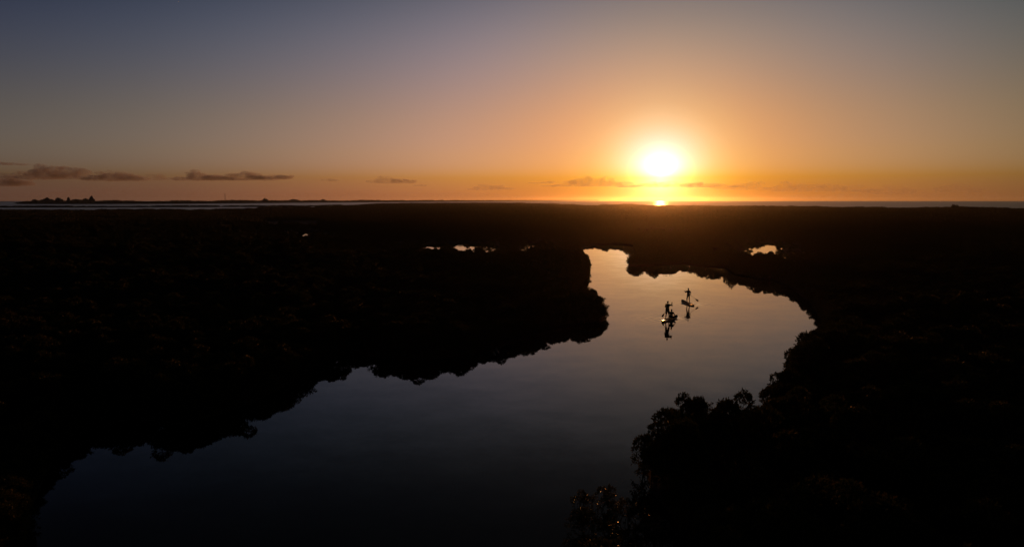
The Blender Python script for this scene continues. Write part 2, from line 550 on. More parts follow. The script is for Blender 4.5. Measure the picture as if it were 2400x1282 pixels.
def zone(x, y, is_edge):
    if y > 150: return 'far', 'mangrove tree at the far end of the creek, under the sun glow'
    if x < 0 or (x < 14 and y > 58 and y < 150):
        if not is_edge:
            return ('left inland', 'dark mangrove tree inland on the left bank, behind the waterside trees') if y > 45 else ('left corner', 'black mangrove tree inland at the lower left corner of the picture')
        if y < 46: return 'left near', 'black mangrove tree beside the darkest water at the lower left'
        if y < 58: return 'left bay', 'dark mangrove tree on the left bank, its ragged reflection in grey water'
        if y < 78: return 'left point', 'mangrove tree on the rounded left bank point, level with the paddlers'
        return 'left neck', 'mangrove tree on the left bank where the creek narrows beyond the paddlers'
    if y < 28 and x < 5.2: return 'bottom bush', 'low sparse mangrove bush at the bottom edge, leaves glinting over the water'
    if y < 36 and x < 14: 
        return ('clump', 'bushy mangrove at the waterside of the foreground clump jutting into the creek') if is_edge else ('clump back', 'mangrove bush inside the foreground clump, behind its waterside bushes')
    if not is_edge:
        return ('right near', 'black mangrove tree inland on the right bank, close to the viewer') if y < 45 else ('right inland', 'dark mangrove tree inland on the right bank, past the foreground clump')
    if y < 60: return 'right edge', 'mangrove with leafy sprays overhanging the right bank above the foreground clump'
    if y < 104: return 'cove', 'mangrove tree round the right hand cove beyond the overhanging bank'
    return 'headland', 'mangrove tree on the low headland behind the second paddler'


stuff_pts = []
for i in range(len(trees)):
    x, y, s, ed = trees[i]
    rz = prnd.uniform(0, 2 * math.pi)
    zs = s * hz[i] * prnd.uniform(.9, 1.1)
    vi = int(prnd.integers(0, len(VARS)))
    if 5 < x < 12.5 and 28.5 < y < 36:          # the foreground clump stands a little higher
        zs *= 1.22
    if i in singles:
        zn, lab = zone(x, y, ed > .5)
        src = SPARSE[vi % 2] if zn == 'bottom bush' else VARS[vi]
        t = empty('mangrove_tree', (x, y, .02), rz)
        t.scale = (s, s, zs)
        tag(t, lab, 'mangrove', 'mangroves: ' + zn)
        for nm, me_ in zip(('crown', 'trunk', 'prop_roots'), src):
            mesh_obj(nm, me_, None, t)
    else:
        stuff_pts.append((x, y, .02, s, zs, rz, vi))


def scatter(name, pts, sources, label, cat):
    """one object: every row of pts (x, y, z, scale, z scale, turn, variant) stands for one shrub"""
    pts = np.array(pts)
    me_ = bpy.data.meshes.new(name)
    me_.from_pydata([tuple(p) for p in pts[:, :3]], [], [])
    at = me_.attributes.new('scl', 'FLOAT_VECTOR', 'POINT')
    at.data.foreach_set('vector', np.stack([pts[:, 3], pts[:, 3], pts[:, 4]], 1).ravel())
    at = me_.attributes.new('rot', 'FLOAT_VECTOR', 'POINT')
    at.data.foreach_set('vector', np.stack([pts[:, 5] * 0, pts[:, 5] * 0, pts[:, 5]], 1).ravel())
    at = me_.attributes.new('vid', 'INT', 'POINT')
    at.data.foreach_set('value', pts[:, 6].astype(np.int32))
    o = bpy.data.objects.new(name, me_)
    link(o)
    g = bpy.data.node_groups.new(name, 'GeometryNodeTree')
    g.interface.new_socket('Geometry', in_out='INPUT', socket_type='NodeSocketGeometry')
    g.interface.new_socket('Geometry', in_out='OUTPUT', socket_type='NodeSocketGeometry')
    gi = g.nodes.new('NodeGroupInput'); go = g.nodes.new('NodeGroupOutput')
    ip = g.nodes.new('GeometryNodeInstanceOnPoints')
    g.links.new(gi.outputs[0], ip.inputs['Points'])
    jn = g.nodes.new('GeometryNodeGeometryToInstance')
    for so in reversed(sources):
        oi = g.nodes.new('GeometryNodeObjectInfo')
        oi.inputs['Object'].default_value = so
        oi.transform_space = 'ORIGINAL'
        g.links.new(oi.outputs['Geometry'], jn.inputs[0])
    g.links.new(jn.outputs[0], ip.inputs['Instance'])
    ip.inputs['Pick Instance'].default_value = True
    for att, ty, so in (('scl', 'FLOAT_VECTOR', 'Scale'), ('rot', 'FLOAT_VECTOR', 'Rotation'), ('vid', 'INT', 'Instance Index')):
        na = g.nodes.new('GeometryNodeInputNamedAttribute'); na.data_type = ty
        na.inputs['Name'].default_value = att
        out = na.outputs['Attribute']
        if so == 'Rotation':
            er = g.nodes.new('FunctionNodeEulerToRotation')
            g.links.new(out, er.inputs[0]); out = er.outputs[0]
        g.links.new(out, ip.inputs[so])
    g.links.new(ip.outputs[0], go.inputs[0])
    md = o.modifiers.new('scatter', 'NODES'); md.node_group = g
    tag(o, label, cat)
    o['kind'] = 'stuff'
    return o


protos = [bpy.data.objects.new('mangrove_source', v[0]) for v in VARS]
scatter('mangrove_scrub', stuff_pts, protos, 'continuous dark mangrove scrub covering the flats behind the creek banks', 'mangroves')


# far scrub: coarser clumps out to the shore
def clump_mesh(seed):
    rnd = np.random.default_rng(seed)
    pos, nor, cen = crown_points(rnd, 5.2, 2.3, 16, 420)
    V, Fq = leaf_cloud(pos, nor, rnd, .62, 3, .3)
    V[:, 2] = np.maximum(V[:, 2], .05)
    m_ = from_data('scrub_clump', V, Fq); m_.materials.append(M_LEAF)
    return m_


clumps = [bpy.data.objects.new('scrub_source', clump_mesh(90 + k)) for k in range(4)]
sw = np.array(SHORE_W)
shore_u = sw[:, 0] / sw[:, 1]
far = []
d = 322.0
while d < 3000:
    sp = max(5.2, d * .011)
    dmax = None
    for u in np.arange(-.74, .76, sp / d):
        lim = np.interp(u, shore_u, sw[:, 1])
        uu = u + prnd.uniform(-.4, .4) * sp / d
        yy = d + prnd.uniform(-.4, .4) * sp
        if yy > lim - 4:
            continue
        p = np.array([[uu * yy, yy]])
        k = sp / 5.2
        zz = prnd.uniform(.45, .75) * (1 + .35 * mnoise.noise((uu * yy * .02, yy * .02, 7)))
        if yy > lim - 30 - .03 * yy:
            zz *= prnd.uniform(.75, 1.2)
        lowp = sdf_pools(p)[0]
        if lowp < 14:
            continue
        far.append((uu * yy, yy, .03, k * prnd.uniform(.85, 1.15), zz, prnd.uniform(0, 6.28), int(prnd.integers(0, 4))))
    d += sp * .8
scatter('distant_mangrove_scrub', far, clumps, 'far low mangrove scrub stretching as one dark mass to the sea', 'mangroves')

# ------------------------------------------------------------------ the far shore beyond the lagoon
def far_point(x, y, z=0.0):
    u, v = (x - 1200) / 1714, (641 - y) / 1714
    dd = Vector((u, math.cos(PITCH) + v * math.sin(PITCH), -math.sin(PITCH) + v * math.cos(PITCH)))
    tt = (z - H) / dd.z
    return (dd.x * tt, dd.y * tt)


def band(name, near, depth, z, h0, label, kx=5.0, sp=9.0, gaps=0.0, seed=1):
    """a low strip of land with scrub on it; near = waterline points in metres"""
    near = np.array(near)
    back = near * (1 + np.array(depth) / np.hypot(near[:, 0], near[:, 1]))[:, None]
    sheet(name, [tuple(p) for p in near] + [tuple(p) for p in back[::-1]], z, M_MUD)
    rr = np.random.default_rng(seed)
    pts = []
    for k in range(len(near) - 1):
        L_ = np.linalg.norm(near[k + 1] - near[k])
        for q in range(max(1, int(L_ / sp))):
            t_ = rr.uniform(0, 1)
            a = near[k] * (1 - t_) + near[k + 1] * t_
            b = back[k] * (1 - t_) + back[k + 1] * t_
            for row_ in range(3):
                f_ = rr.uniform(.1, .85)
                p = a * (1 - f_) + b * f_
                if rr.uniform() < gaps:
                    continue
                nzv = .75 + .5 * (mnoise.noise((p[0] * .008, p[1] * .008, seed)) + .3)
                pts.append((p[0], p[1], z, kx / 5.2 * rr.uniform(.7, 1.3), h0 / 2.3 * nzv * rr.uniform(.8, 1.2), rr.uniform(0, 6.28), int(rr.integers(0, 4))))
    scatter(name + '_scrub', pts, clumps, label, 'scrub')


band('sand_bar', [far_point(x, y) for x, y in ((-70, 486.6), (100, 486.4), (250, 486.2), (400, 485.8), (520, 485.6), (640, 485.2), (720, 484.6), (800, 483))], [40] * 8, .1, 1.5,
     'thin dark bar of scrub between the two silver strips of lagoon', 7, 5, .25, 3)
band('far_shore', [far_point(x, y) for x, y in ((62, 478.6), (150, 478.8), (250, 478.6), (400, 478), (560, 477), (700, 475.6), (860, 474.4), (1000, 473.4), (1150, 472.4), (1290, 471.3), (1400, 470.7))],
     [330, 420, 500, 520, 600, 700, 800, 900, 1100, 1500, 1500], .12, 5.4, 'low dark scrub along the far shore beyond the lagoon', 24, 9, .1, 5)
band('near_islet', [far_point(x, y) for x, y in ((600, 488.8), (680, 488.2), (760, 487.2), (830, 485.6))], [30] * 4, .1, 1.3, 'low scrub on the islet where the lagoon strip ends', 6, 4, .3, 6)

M_CAS = noisy(material('casuarina_needles', rough=.7, spec=.2), (.02, .03, .012), (.05, .055, .02), .4)


def far_tree(x, y, height, width, shape, label, seed, leaf=1.5, nr=260, name='shore_tree'):
    rnd = np.random.default_rng(seed)
    root = empty(name, (x, y, .1), 0)
    zt = rnd.uniform(.12, 1, nr)
    if shape == 'cone':
        prof = np.minimum((zt - .05) * 3.2, (1.06 - zt) * 1.15) * .5
    elif shape == 'spire':
        prof = np.where(zt < .35, .5, .12 * (1.05 - zt) / .7)
    elif shape == 'flat':
        zt = .42 + .58 * zt; prof = .5 * np.sqrt(np.clip(1 - ((zt - .72) / .3) ** 2, .01, 1))
    else:
        prof = .5 * np.sqrt(np.clip(1 - zt ** 2, .02, 1))
    a = rnd.uniform(0, 6.283, nr)
    prof = prof * np.array([.8 + .55 * mnoise.noise((math.cos(q) * 1.3, math.sin(q) * 1.3 + seed, w_ * 4)) for q, w_ in zip(a, zt)])
    zt = zt * np.array([.86 + .30 * mnoise.noise((math.cos(q) * 1.7 + seed, math.sin(q) * 1.7, 2)) for q in a])
    r = width * prof * np.sqrt(rnd.uniform(.25, 1.1, nr)) * (1 + .25 * np.sin(a * 3 + zt * 9))
    pos = np.stack([r * np.cos(a), r * np.sin(a), zt * height], 1)
    nor = np.stack([np.cos(a), np.sin(a), .6 * np.ones(nr)], 1)
    V, Fq = leaf_cloud(pos, nor, rnd, leaf, 5, .5)
    me_ = from_data('crown', V, Fq); me_.materials.append(M_CAS)
    mesh_obj('crown', me_, None, root)
    V, Fs = [], []
    tube(V, Fs, [(0, 0, -.2), (.02 * height, 0, height * .4), (0, .01 * height, height * .92)], height * .022, height * .006, 7)
    for k in range(7):
        a = 2.4 * k; z0 = height * (.3 + .08 * k)
        tube(V, Fs, [(0, 0, z0), (width * .16 * math.cos(a), width * .16 * math.sin(a), z0 + height * .05), (width * .3 * math.cos(a), width * .3 * math.sin(a), z0 + height * .14)], height * .009, height * .003, 5)
    me_ = from_data('trunk', V, Fs, True); me_.materials.append(M_BARK)
    mesh_obj('trunk', me_, None, root)
    tag(root, label, 'tree')
    return root


def on_far(xp, Y):
    return (xp - 1200) / 1714 * (Y * math.cos(PITCH) + H * math.sin(PITCH))


for k, (xp, Y, hgt, wid, shp, lab) in enumerate((
        (82, 2330, 11, 26, 'dome', 'lowest leftmost rounded tree at the tip of the far shore'),
        (112, 2350, 16, 46, 'dome', 'broad rounded tree crown near the tip of the far shore'),
        (138, 2360, 17.5, 26, 'dome', 'pointed middle tree of the grove on the far shore'),
        (161, 2370, 18.5, 30, 'spire', 'thin spire shaped tree in the grove on the far shore'),
        (180, 2360, 12.5, 48, 'dome', 'low spreading tree between the spire and the tallest tree'),
        (200, 2370, 15, 24, 'dome', 'small pointed tree just left of the tallest far shore tree'),
        (215, 2350, 21.5, 26, 'cone', 'tallest bushy tree of the grove on the far left shore'),
        (622, 2900, 16, 30, 'dome', 'small rounded tree on the far shore right of the mast'),
        (690, 3150, 12.5, 66, 'dome', 'wide low tree on the far shore, right of the mast'),
        (757, 3500, 13.0, 36, 'dome', 'rightmost small low tree breaking the line of the far shore'))):
    far_tree(on_far(xp, Y), Y, hgt, wid, shp, lab, 300 + k, 2.6, int(200 + wid * 26))
far_tree(on_far(2228, 800), 795, 6.4, 4.6, 'flat', 'small flat topped tree sticking up from the scrub by the sea', 330, .7, 170, 'scrub_tree')
far_tree(on_far(2239, 805), 802, 6.3, 2.4, 'flat', 'little tree right beside the flat topped tree by the sea', 331, .6, 90, 'scrub_tree')

# radio mast on the far shore
MY = 2500.0
mast = empty('radio_mast', (on_far(528, MY), MY, .1))
tag(mast, 'thin lattice radio mast rising from the far shore', 'mast')
mh = 33.5
for k in range(3):
    a = 2 * math.pi * k / 3
    V, Fs = [], []
    tube(V, Fs, [(.75 * math.cos(a), .75 * math.sin(a), 0), (.55 * math.cos(a), .55 * math.sin(a), mh * .5), (.4 * math.cos(a), .4 * math.sin(a), mh)], .30, .24, 6)
    mesh_obj('leg', from_data('mast_leg', V, Fs, True), M_STEEL, mast)
V, Fs = [], []
for lv in range(24):
    for k in range(3):
        a, b = 2 * math.pi * k / 3, 2 * math.pi * (k + 1) / 3
        z0, z1 = mh * lv / 24, mh * (lv + 1) / 24
        r0 = .75 - .35 * lv / 24; r1 = .75 - .35 * (lv + 1) / 24
        tube(V, Fs, [(r0 * math.cos(a), r0 * math.sin(a), z0), (r1 * math.cos(b), r1 * math.sin(b), z1)], .12, .12, 4)
mesh_obj('bracing', from_data('mast_bracing', V, Fs), M_STEEL, mast)
V, Fs = [], []
tube(V, Fs, [(0, 0, mh - .3), (0, 0, mh + 3)], .1, .05, 6)
mesh_obj('antenna', from_data('mast_antenna', V, Fs), M_STEEL, mast)


# ------------------------------------------------------------------ clouds
def cloud_material(name, dens, color, aniso=.6):
    m = bpy.data.materials.new(name); m.use_nodes = True
    t = m.node_tree
    t.nodes.remove(t.nodes['Principled BSDF'])
    v = t.nodes.new('ShaderNodeVolumePrincipled')
    v.inputs['Color'].default_value = (*color, 1)
    co = t.nodes.new('ShaderNodeTexCoord')
    nz = t.nodes.new('ShaderNodeTexNoise'); nz.inputs['Scale'].default_value = .011; nz.inputs['Detail'].default_value = 4; nz.inputs['Roughness'].default_value = .6
    t.links.new(co.outputs['Object'], nz.inputs['Vector'])
    mr = t.nodes.new('ShaderNodeMapRange'); mr.inputs['From Min'].default_value = .40; mr.inputs['From Max'].default_value = .66
    mr.inputs['To Max'].default_value = dens * 1.9
    t.links.new(nz.outputs['Fac'], mr.inputs['Value'])
    t.links.new(mr.outputs[0], v.inputs['Density'])
    v.inputs['Anisotropy'].default_value = aniso
    t.links.new(v.outputs[0], t.nodes['Material Output'].inputs['Volume'])
    return m


CD = 10500.0


def cloud(x0, x1, ytop, ybot, lobes, depth, seed, dens, label, color=(.42, .44, .60), taper=0.0):
    pr = random.Random(seed)
    k = CD / 1714
    cx = (x0 + x1) / 2
    X = (cx - 1200) * k; Zb = H + (469 - ybot) * k
    W = (x1 - x0) * k; Hh = (ybot - ytop) * k
    bm_ = bmesh.new()
    for q in range(lobes):
        t_ = (q + pr.uniform(.2, .8)) / lobes
        env = math.sin(math.pi * min(1, max(0, t_))) ** .6
        hh = Hh * env * pr.uniform(.55, 1.0) * (1 - taper * t_)
        rx = W / lobes * pr.uniform(.9, 1.7)
        mtx = Matrix.Translation(((t_ - .5) * W, pr.uniform(-.4, .4) * depth, hh * .42)) @ Matrix.Diagonal((rx, depth * pr.uniform(.35, .6), max(hh * .55, 6), 1))
        bmesh.ops.create_icosphere(bm_, subdivisions=2, radius=1, matrix=mtx)
        for z_ in range(8):
            mtx = Matrix.Translation(((t_ - .5) * W + pr.uniform(-.8, .8) * rx, pr.uniform(-.5, .5) * depth, hh * pr.uniform(.2, 1.0))) @ Matrix.Diagonal((rx * pr.uniform(.12, .42), depth * .3, max(hh * pr.uniform(.12, .34), 6), 1))
            bmesh.ops.create_icosphere(bm_, subdivisions=2, radius=1, matrix=mtx)
    for v in bm_.verts:
        if v.co.z < 0:
            v.co.z *= .25
        n_ = mnoise.noise_vector(v.co * .02 + Vector((seed, 0, 0)))
        v.co += Vector((n_.x * 18, n_.y * 18, n_.z * 5))
    o = mesh_obj('cloud', from_bm('cloud', bm_), cloud_material('cloud_vapour', dens * 1.5, color))
    o.location = (X, CD, Zb)
    md = o.modifiers.new('skin', 'REMESH'); md.mode = 'VOXEL'; md.voxel_size = 7.0
    tag(o, label, 'cloud', 'evening clouds low over the horizon')
    return o


for k, (x0, x1, yt, yb, lb, dp_, dn, lab, tp) in enumerate((
        (-20, 70, 403, 437, 4, 420, .0035, 'dark grey cloud cut off by the left edge of the picture', 0),
        (20, 240, 384, 421, 8, 420, .0030, 'long slate grey cloud bank, longest of those on the left', 0),
        (-40, 60, 381, 389, 4, 260, .0022, 'thin streak of cloud above the dark cloud at the left edge', 0),
        (222, 346, 395, 425, 5, 380, .0032, 'grey cloud ending the long bank on the left', 0),
        (340, 408, 407, 424, 4, 260, .0014, 'faint wisp of cloud between the two left cloud groups', 0),
        (422, 558, 398, 424, 5, 400, .0034, 'flat topped grey cloud left of a twin puff', .2),
        (545, 628, 396, 424, 3, 380, .0034, 'peaked grey cloud between a flat cloud and a lens shaped one', 0),
        (617, 691, 402, 422, 3, 320, .0032, 'lens shaped grey cloud ending the middle left group', 0),
        (760, 792, 415, 426, 3, 200, .0018, 'tiny lone puff of cloud over the far shore', 0),
        (872, 972, 413, 431, 5, 280, .0020, 'small ragged cloud alone left of the sun', 0),
        (975, 1000, 430, 438, 2, 160, .0012, 'tiny faint cloud low between the ragged cloud and the sun', 0),
        (1110, 1190, 432, 446, 4, 240, .0012, 'faint low cloud over the tip of the far shore', 0),
        (1252, 1284, 424, 431, 2, 160, .0018, 'sliver of cloud just left of the sunlit bank', 0),
        (1304, 1500, 408, 438, 7, 330, .0013, 'orange rimmed cloud bank running up to the sun', .35),
        (1460, 1720, 424, 440, 8, 330, .0016, 'thin cloud band crossing just below the sun', 0),
        (1690, 1800, 428, 446, 4, 240, .0009, 'faint golden cloud right of the sun', 0),
        (1815, 2035, 417, 450, 7, 300, .0010, 'broad hazy orange cloud well right of the sun', .4),
        (2020, 2150, 434, 456, 5, 240, .0008, 'low faint cloud right of the broad hazy one', 0),
        (2185, 2300, 431, 452, 5, 240, .0009, 'knobbly faint cloud farthest right', 0),
        (560, 1260, 444, 464, 16, 300, .0003, 'long dim cloud layer lying on the horizon left of the sun', 0),
        (1830, 2440, 448, 466, 14, 300, .0004, 'long dim cloud layer lying on the horizon right of the sun', 0),
        (60, 520, 432, 462, 12, 300, .0003, 'dim cloud layer under the dark clouds on the left', 0))):
    cloud(x0, x1, yt, yb, lb, dp_, 500 + k, dn, lab, taper=tp)

# ------------------------------------------------------------------ paddleboards
M_RED = noisy(material('red_board_rail', rough=.3), (.32, .03, .02), (.4, .04, .03), 2)
M_WHITE = noisy(material('white_board_deck', rough=.22), (.70, .69, .66), (.8, .79, .76), 1.5)
M_NAVY = noisy(material('dark_board_rail', rough=.35), (.03, .03, .04), (.05, .05, .06), 2)
M_PALE = noisy(material('pale_board_deck', rough=.3), (.16, .15, .145), (.26, .25, .24), 2)
M_PAD = noisy(material('foam_pad', rough=.8, spec=.2), (.05, .055, .05), (.09, .09, .08), 14)
M_PAD2 = noisy(material('olive_nose_pad', rough=.7, spec=.3), (.09, .09, .05), (.13, .13, .08), 10)
M_BLACK = noisy(material('black_rubber', rough=.6, spec=.3), (.015, .015, .015), (.03, .03, .03), 8)
M_CARBON = noisy(material('carbon_shaft', rough=.3), (.02, .02, .022), (.035, .035, .04), 30)


def half_width(t, L_, w):
    return w * (max(0.0, math.sin(math.pi * min(1, max(0, (t * .94 + .055)))))) ** .42 * (1 - .10 * (t - .45) ** 2)


def rocker(t):
    return .17 * max(0, (t - .62) / .38) ** 2 + .035 * max(0, (.18 - t) / .18) ** 2


def strip_surface(name, L_, fn, t0, t1, ns, nc, mat, parent):
    V, Fs = [], []
    for i in range(ns + 1):
        t = t0 + (t1 - t0) * i / ns
        for j in range(nc + 1):
            V.append(fn(t, -1 + 2 * j / nc))
    for i in range(ns):
        for j in range(nc):
            a = i * (nc + 1) + j
            Fs.append((a, a + 1, a + nc + 2, a + nc + 1))
    return mesh_obj(name, from_data(name, V, Fs, True), mat, parent)


def paddleboard(loc, heading, L_, w, rail_m, deck_m, pad_m, nose_m, label):
    root = empty('paddleboard', (loc[0], loc[1], 0), -heading)
    tag(root, label, 'paddleboard', 'paddleboards on the creek')
    th = .135

    def deck_fn(t, s):
        hw = half_width(t, L_, w) * .88
        return (s * hw, t * L_, -.03 + th + rocker(t) + .012 * (1 - s * s))

    def hull_fn(t, s):
        hw = half_width(t, L_, w)
        a = s * math.pi * .5
        zc = math.cos(a)
        x = hw * math.copysign(abs(math.sin(a)) ** .35, s)
        z = -.03 + th - (zc ** .45 if zc > 0 else 0) * th + rocker(t)
        if abs(s) > .93:                     # tuck the rail under the deck edge
            x = hw * .88 * math.copysign(1, s) if abs(s) > .99 else x
            z = -.03 + th + rocker(t) - .002
        return (x, t * L_, z)
    strip_surface('hull', L_, hull_fn, 0, 1, 34, 18, rail_m, root)
    strip_surface('deck', L_, deck_fn, 0, 1, 34, 8, deck_m, root)

    def pad_fn(t, s):
        x, y, z = deck_fn(t, s * .95)
        return (x, y, z + .009)
    p = strip_surface('deck_pad', L_, pad_fn, .18, .72, 14, 8, pad_m, root)

    def nose_fn(t, s):
        x, y, z = deck_fn(t, s * .93)
        return (x, y, z + .007)
    strip_surface('nose_pad', L_, nose_fn, .735, .965, 8, 6, nose_m, root)
    for q in range(2):                       # bungee cords over the bow
        V, Fs = [], []
        t_a, t_b = (.68, .76) if q == 0 else (.76, .68)
        pa = deck_fn(t_a, -.75); pb = deck_fn(t_b, .75)
        tube(V, Fs, [(pa[0], pa[1], pa[2] + .008), ((pa[0] + pb[0]) / 2, (pa[1] + pb[1]) / 2, (pa[2] + pb[2]) / 2 + .02), (pb[0], pb[1], pb[2] + .008)], .006, .006, 5)
        mesh_obj('bungee_cord', from_data('bungee_cord', V, Fs, True), M_BLACK, root)
    V, Fs = [], []
    c0 = deck_fn(.5, 0)
    tube(V, Fs, [(0, c0[1] - .12, c0[2] + .01), (0, c0[1] - .06, c0[2] + .04), (0, c0[1] + .06, c0[2] + .04), (0, c0[1] + .12, c0[2] + .01)], .012, .012, 6)
    mesh_obj('carry_handle', from_data('carry_handle', V, Fs, True), M_BLACK, root)
    V = [(-.006, .22, -.02), (.006, .22, -.02), (.006, .42, -.02), (-.006, .42, -.02), (-.003, .14, -.24), (.003, .14, -.24), (.003, .24, -.22), (-.003, .24, -.22)]
    Fs = [(0, 1, 2, 3), (7, 6, 5, 4), (0, 4, 5, 1), (1, 5, 6, 2), (2, 6, 7, 3), (3, 7, 4, 0)]
    mesh_obj('fin', from_data('fin', V, Fs), M_BLACK, root)
    return root


HD1, HD2 = R(35), R(-8)
T1 = Vector((14.35, 68.55)); T2 = Vector((19.75, 79.15))
F1 = Vector((math.sin(HD1), math.cos(HD1))); F2 = Vector((math.sin(HD2), math.cos(HD2)))
paddleboard(T1, HD1, 3.25, .41, M_RED, M_WHITE, M_PAD, M_PAD2, 'white decked paddleboard with red rails carrying two people')
paddleboard(T2, HD2, 3.15, .42, M_NAVY, M_PALE, M_PAD, M_PAD, 'dark sided paddleboard carrying one standing person, farther up the creek')

# ------------------------------------------------------------------ people
M_SKIN = noisy(material('skin', rough=.5), (.24, .13, .085), (.30, .17, .11), 4)
M_HAIR = noisy(material('dark_hair', rough=.5), (.012, .009, .007), (.03, .02, .014), 20)
M_SHIRT1 = noisy(material('black_shirt', rough=.85, spec=.2), (.012, .014, .016), (.022, .024, .026), 6)
M_SHIRT2 = noisy(material('plum_shirt', rough=.85, spec=.2), (.06, .025, .05), (.09, .04, .07), 6)
M_SHIRT3 = noisy(material('charcoal_top', rough=.85, spec=.2), (.02, .02, .02), (.035, .035, .035), 6)
M_SHORT = noisy(material('dark_shorts', rough=.85, spec=.2), (.015, .016, .02), (.03, .03, .035), 6)
M_EYE = material('eye', (.02, .015, .012), .2)


def capsule(bm_, p, q, r0, r1, seg=12):
    p, q = Vector(p), Vector(q)
    ax = q - p
    L_ = ax.length
    rot = ax.to_track_quat('Z', 'Y').to_matrix().to_4x4() if L_ > 1e-6 else Matrix.Identity(4)
    if L_ > 1e-6:
        bmesh.ops.create_cone(bm_, cap_ends=True, segments=seg, radius1=r0, radius2=r1, depth=L_, matrix=Matrix.Translation((p + q) / 2) @ rot)
    for c_, r_ in ((p, r0), (q, r1)):
        bmesh.ops.create_icosphere(bm_, subdivisions=2, radius=r_, matrix=Matrix.Translation(c_))


def ball(bm_, c_, r3):
    bmesh.ops.create_icosphere(bm_, subdivisions=3, radius=1, matrix=Matrix.Translation(c_) @ Matrix.Diagonal((*r3, 1)))


def chain(bm_, pts, rads):
    for (a, b, r0, r1) in zip(pts[:-1], pts[1:], rads[:-1], rads[1:]):
        capsule(bm_, a, b, r0, r1)


def fist(bm_, hand, axis, wrist):
    """a hand closed round a shaft that passes `hand` along `axis`"""
    hand, axis, wrist = Vector(hand), Vector(axis).normalized(), Vector(wrist)
    back = (wrist - hand); back -= axis * back.dot(axis); back.normalize()
    side = axis.cross(back)
    for k, ln in enumerate((.95, 1.05, 1.0, .85)):
        o_ = axis * (.0315 - .021 * k)
        pts = []
        for a in (0, 60, 125, 190, 240):
            a = R(a * ln)
            pts.append(hand + o_ + (back * math.cos(a) + side * math.sin(a)) * .027)
        chain(bm_, pts, [.0105, .010, .0095, .009, .0085])
    capsule(bm_, hand + back * .034 + axis * .03, hand + back * .034 - axis * .03, .017, .015)
    capsule(bm_, wrist, hand + back * .036, .025, .022)
    pts = [hand + back * .04 + axis * .038, hand + axis * .046 - side * .026 + back * .012, hand + axis * .04 - side * .03 - back * .012, hand + axis * .03 - side * .012 - back * .03]
    chain(bm_, pts, [.014, .012, .011, .0095])


def open_hand(bm_, wrist, fwd, up):
    wrist, fwd, up = Vector(wrist), Vector(fwd).normalized(), Vector(up).normalized()
    sd = fwd.cross(up)
    kn = wrist + fwd * .085
    for k, ln in enumerate((.068, .076, .07, .055)):
        b = kn + sd * (.030 - .020 * k)
        m_ = b + fwd * ln * .55 - up * .006; e = b + fwd * ln * .95 - up * .026
        chain(bm_, [wrist + fwd * .02 + sd * (.018 - .012 * k), b, m_, e], [.014, .0105, .0095, .0085])
    chain(bm_, [wrist + fwd * .02 + sd * .025, wrist + fwd * .05 + sd * .05 - up * .008, wrist + fwd * .085 + sd * .058 - up * .02], [.014, .0115, .0095])


def head(bm_, c_, turn, k=1.0):
    """a head whose face looks along the direction turned by `turn` from +y"""
    m_ = Matrix.Translation(c_) @ Matrix.Rotation(turn, 4, 'Z') @ Matrix.Scale(k, 4)

    def b(p, r3):
        bmesh.ops.create_icosphere(bm_, subdivisions=3, radius=1, matrix=m_ @ Matrix.Translation(p) @ Matrix.Diagonal((*r3, 1)))
    b((0, -.01, .025), (.076, .095, .092))
    b((0, .018, -.045), (.058, .068, .068))
    b((0, .066, -.092), (.024, .022, .018))
    b((0, .096, -.012), (.012, .016, .024))
    b((0, .084, -.058), (.026, .012, .010))
    b((0, .078, .02), (.05, .014, .012))
    for s in (-1, 1):
        b((s * .077, -.005, -.008), (.010, .022, .032))
    return m_


def remeshed(name, bm_, mat, parent, vox):
    o = mesh_obj(name, from_bm(name, bm_), mat, parent)
    md = o.modifiers.new('skin', 'REMESH'); md.mode = 'VOXEL'; md.voxel_size = vox; md.use_smooth_shade = True
    sm = o.modifiers.new('soft', 'SMOOTH'); sm.factor = .5; sm.iterations = 3
    return o


def face_parts(m_, parent):
    for s in (-1, 1):
        bm_ = bmesh.new()
        bmesh.ops.create_icosphere(bm_, subdivisions=2, radius=.012, matrix=m_ @ Matrix.Translation((s * .032, .078, .004)))
        mesh_obj('eye', from_bm('eye', bm_), M_EYE, parent)


def hair(parent, m_, mat, tail=False):
    bm_ = bmesh.new()

    def b(p, r3):
        bmesh.ops.create_icosphere(bm_, subdivisions=3, radius=1, matrix=m_ @ Matrix.Translation(p) @ Matrix.Diagonal((*r3, 1)))
    b((0, -.022, .042), (.083, .096, .088))
    b((0, -.05, -.01), (.076, .062, .07))
    if tail:
        b((0, -.115, .03), (.032, .035, .032))
        b((0, -.115, -.05), (.028, .028, .08))
        b((0, -.10, -.13), (.02, .022, .06))
    remeshed('hair', bm_, mat, parent, .012)


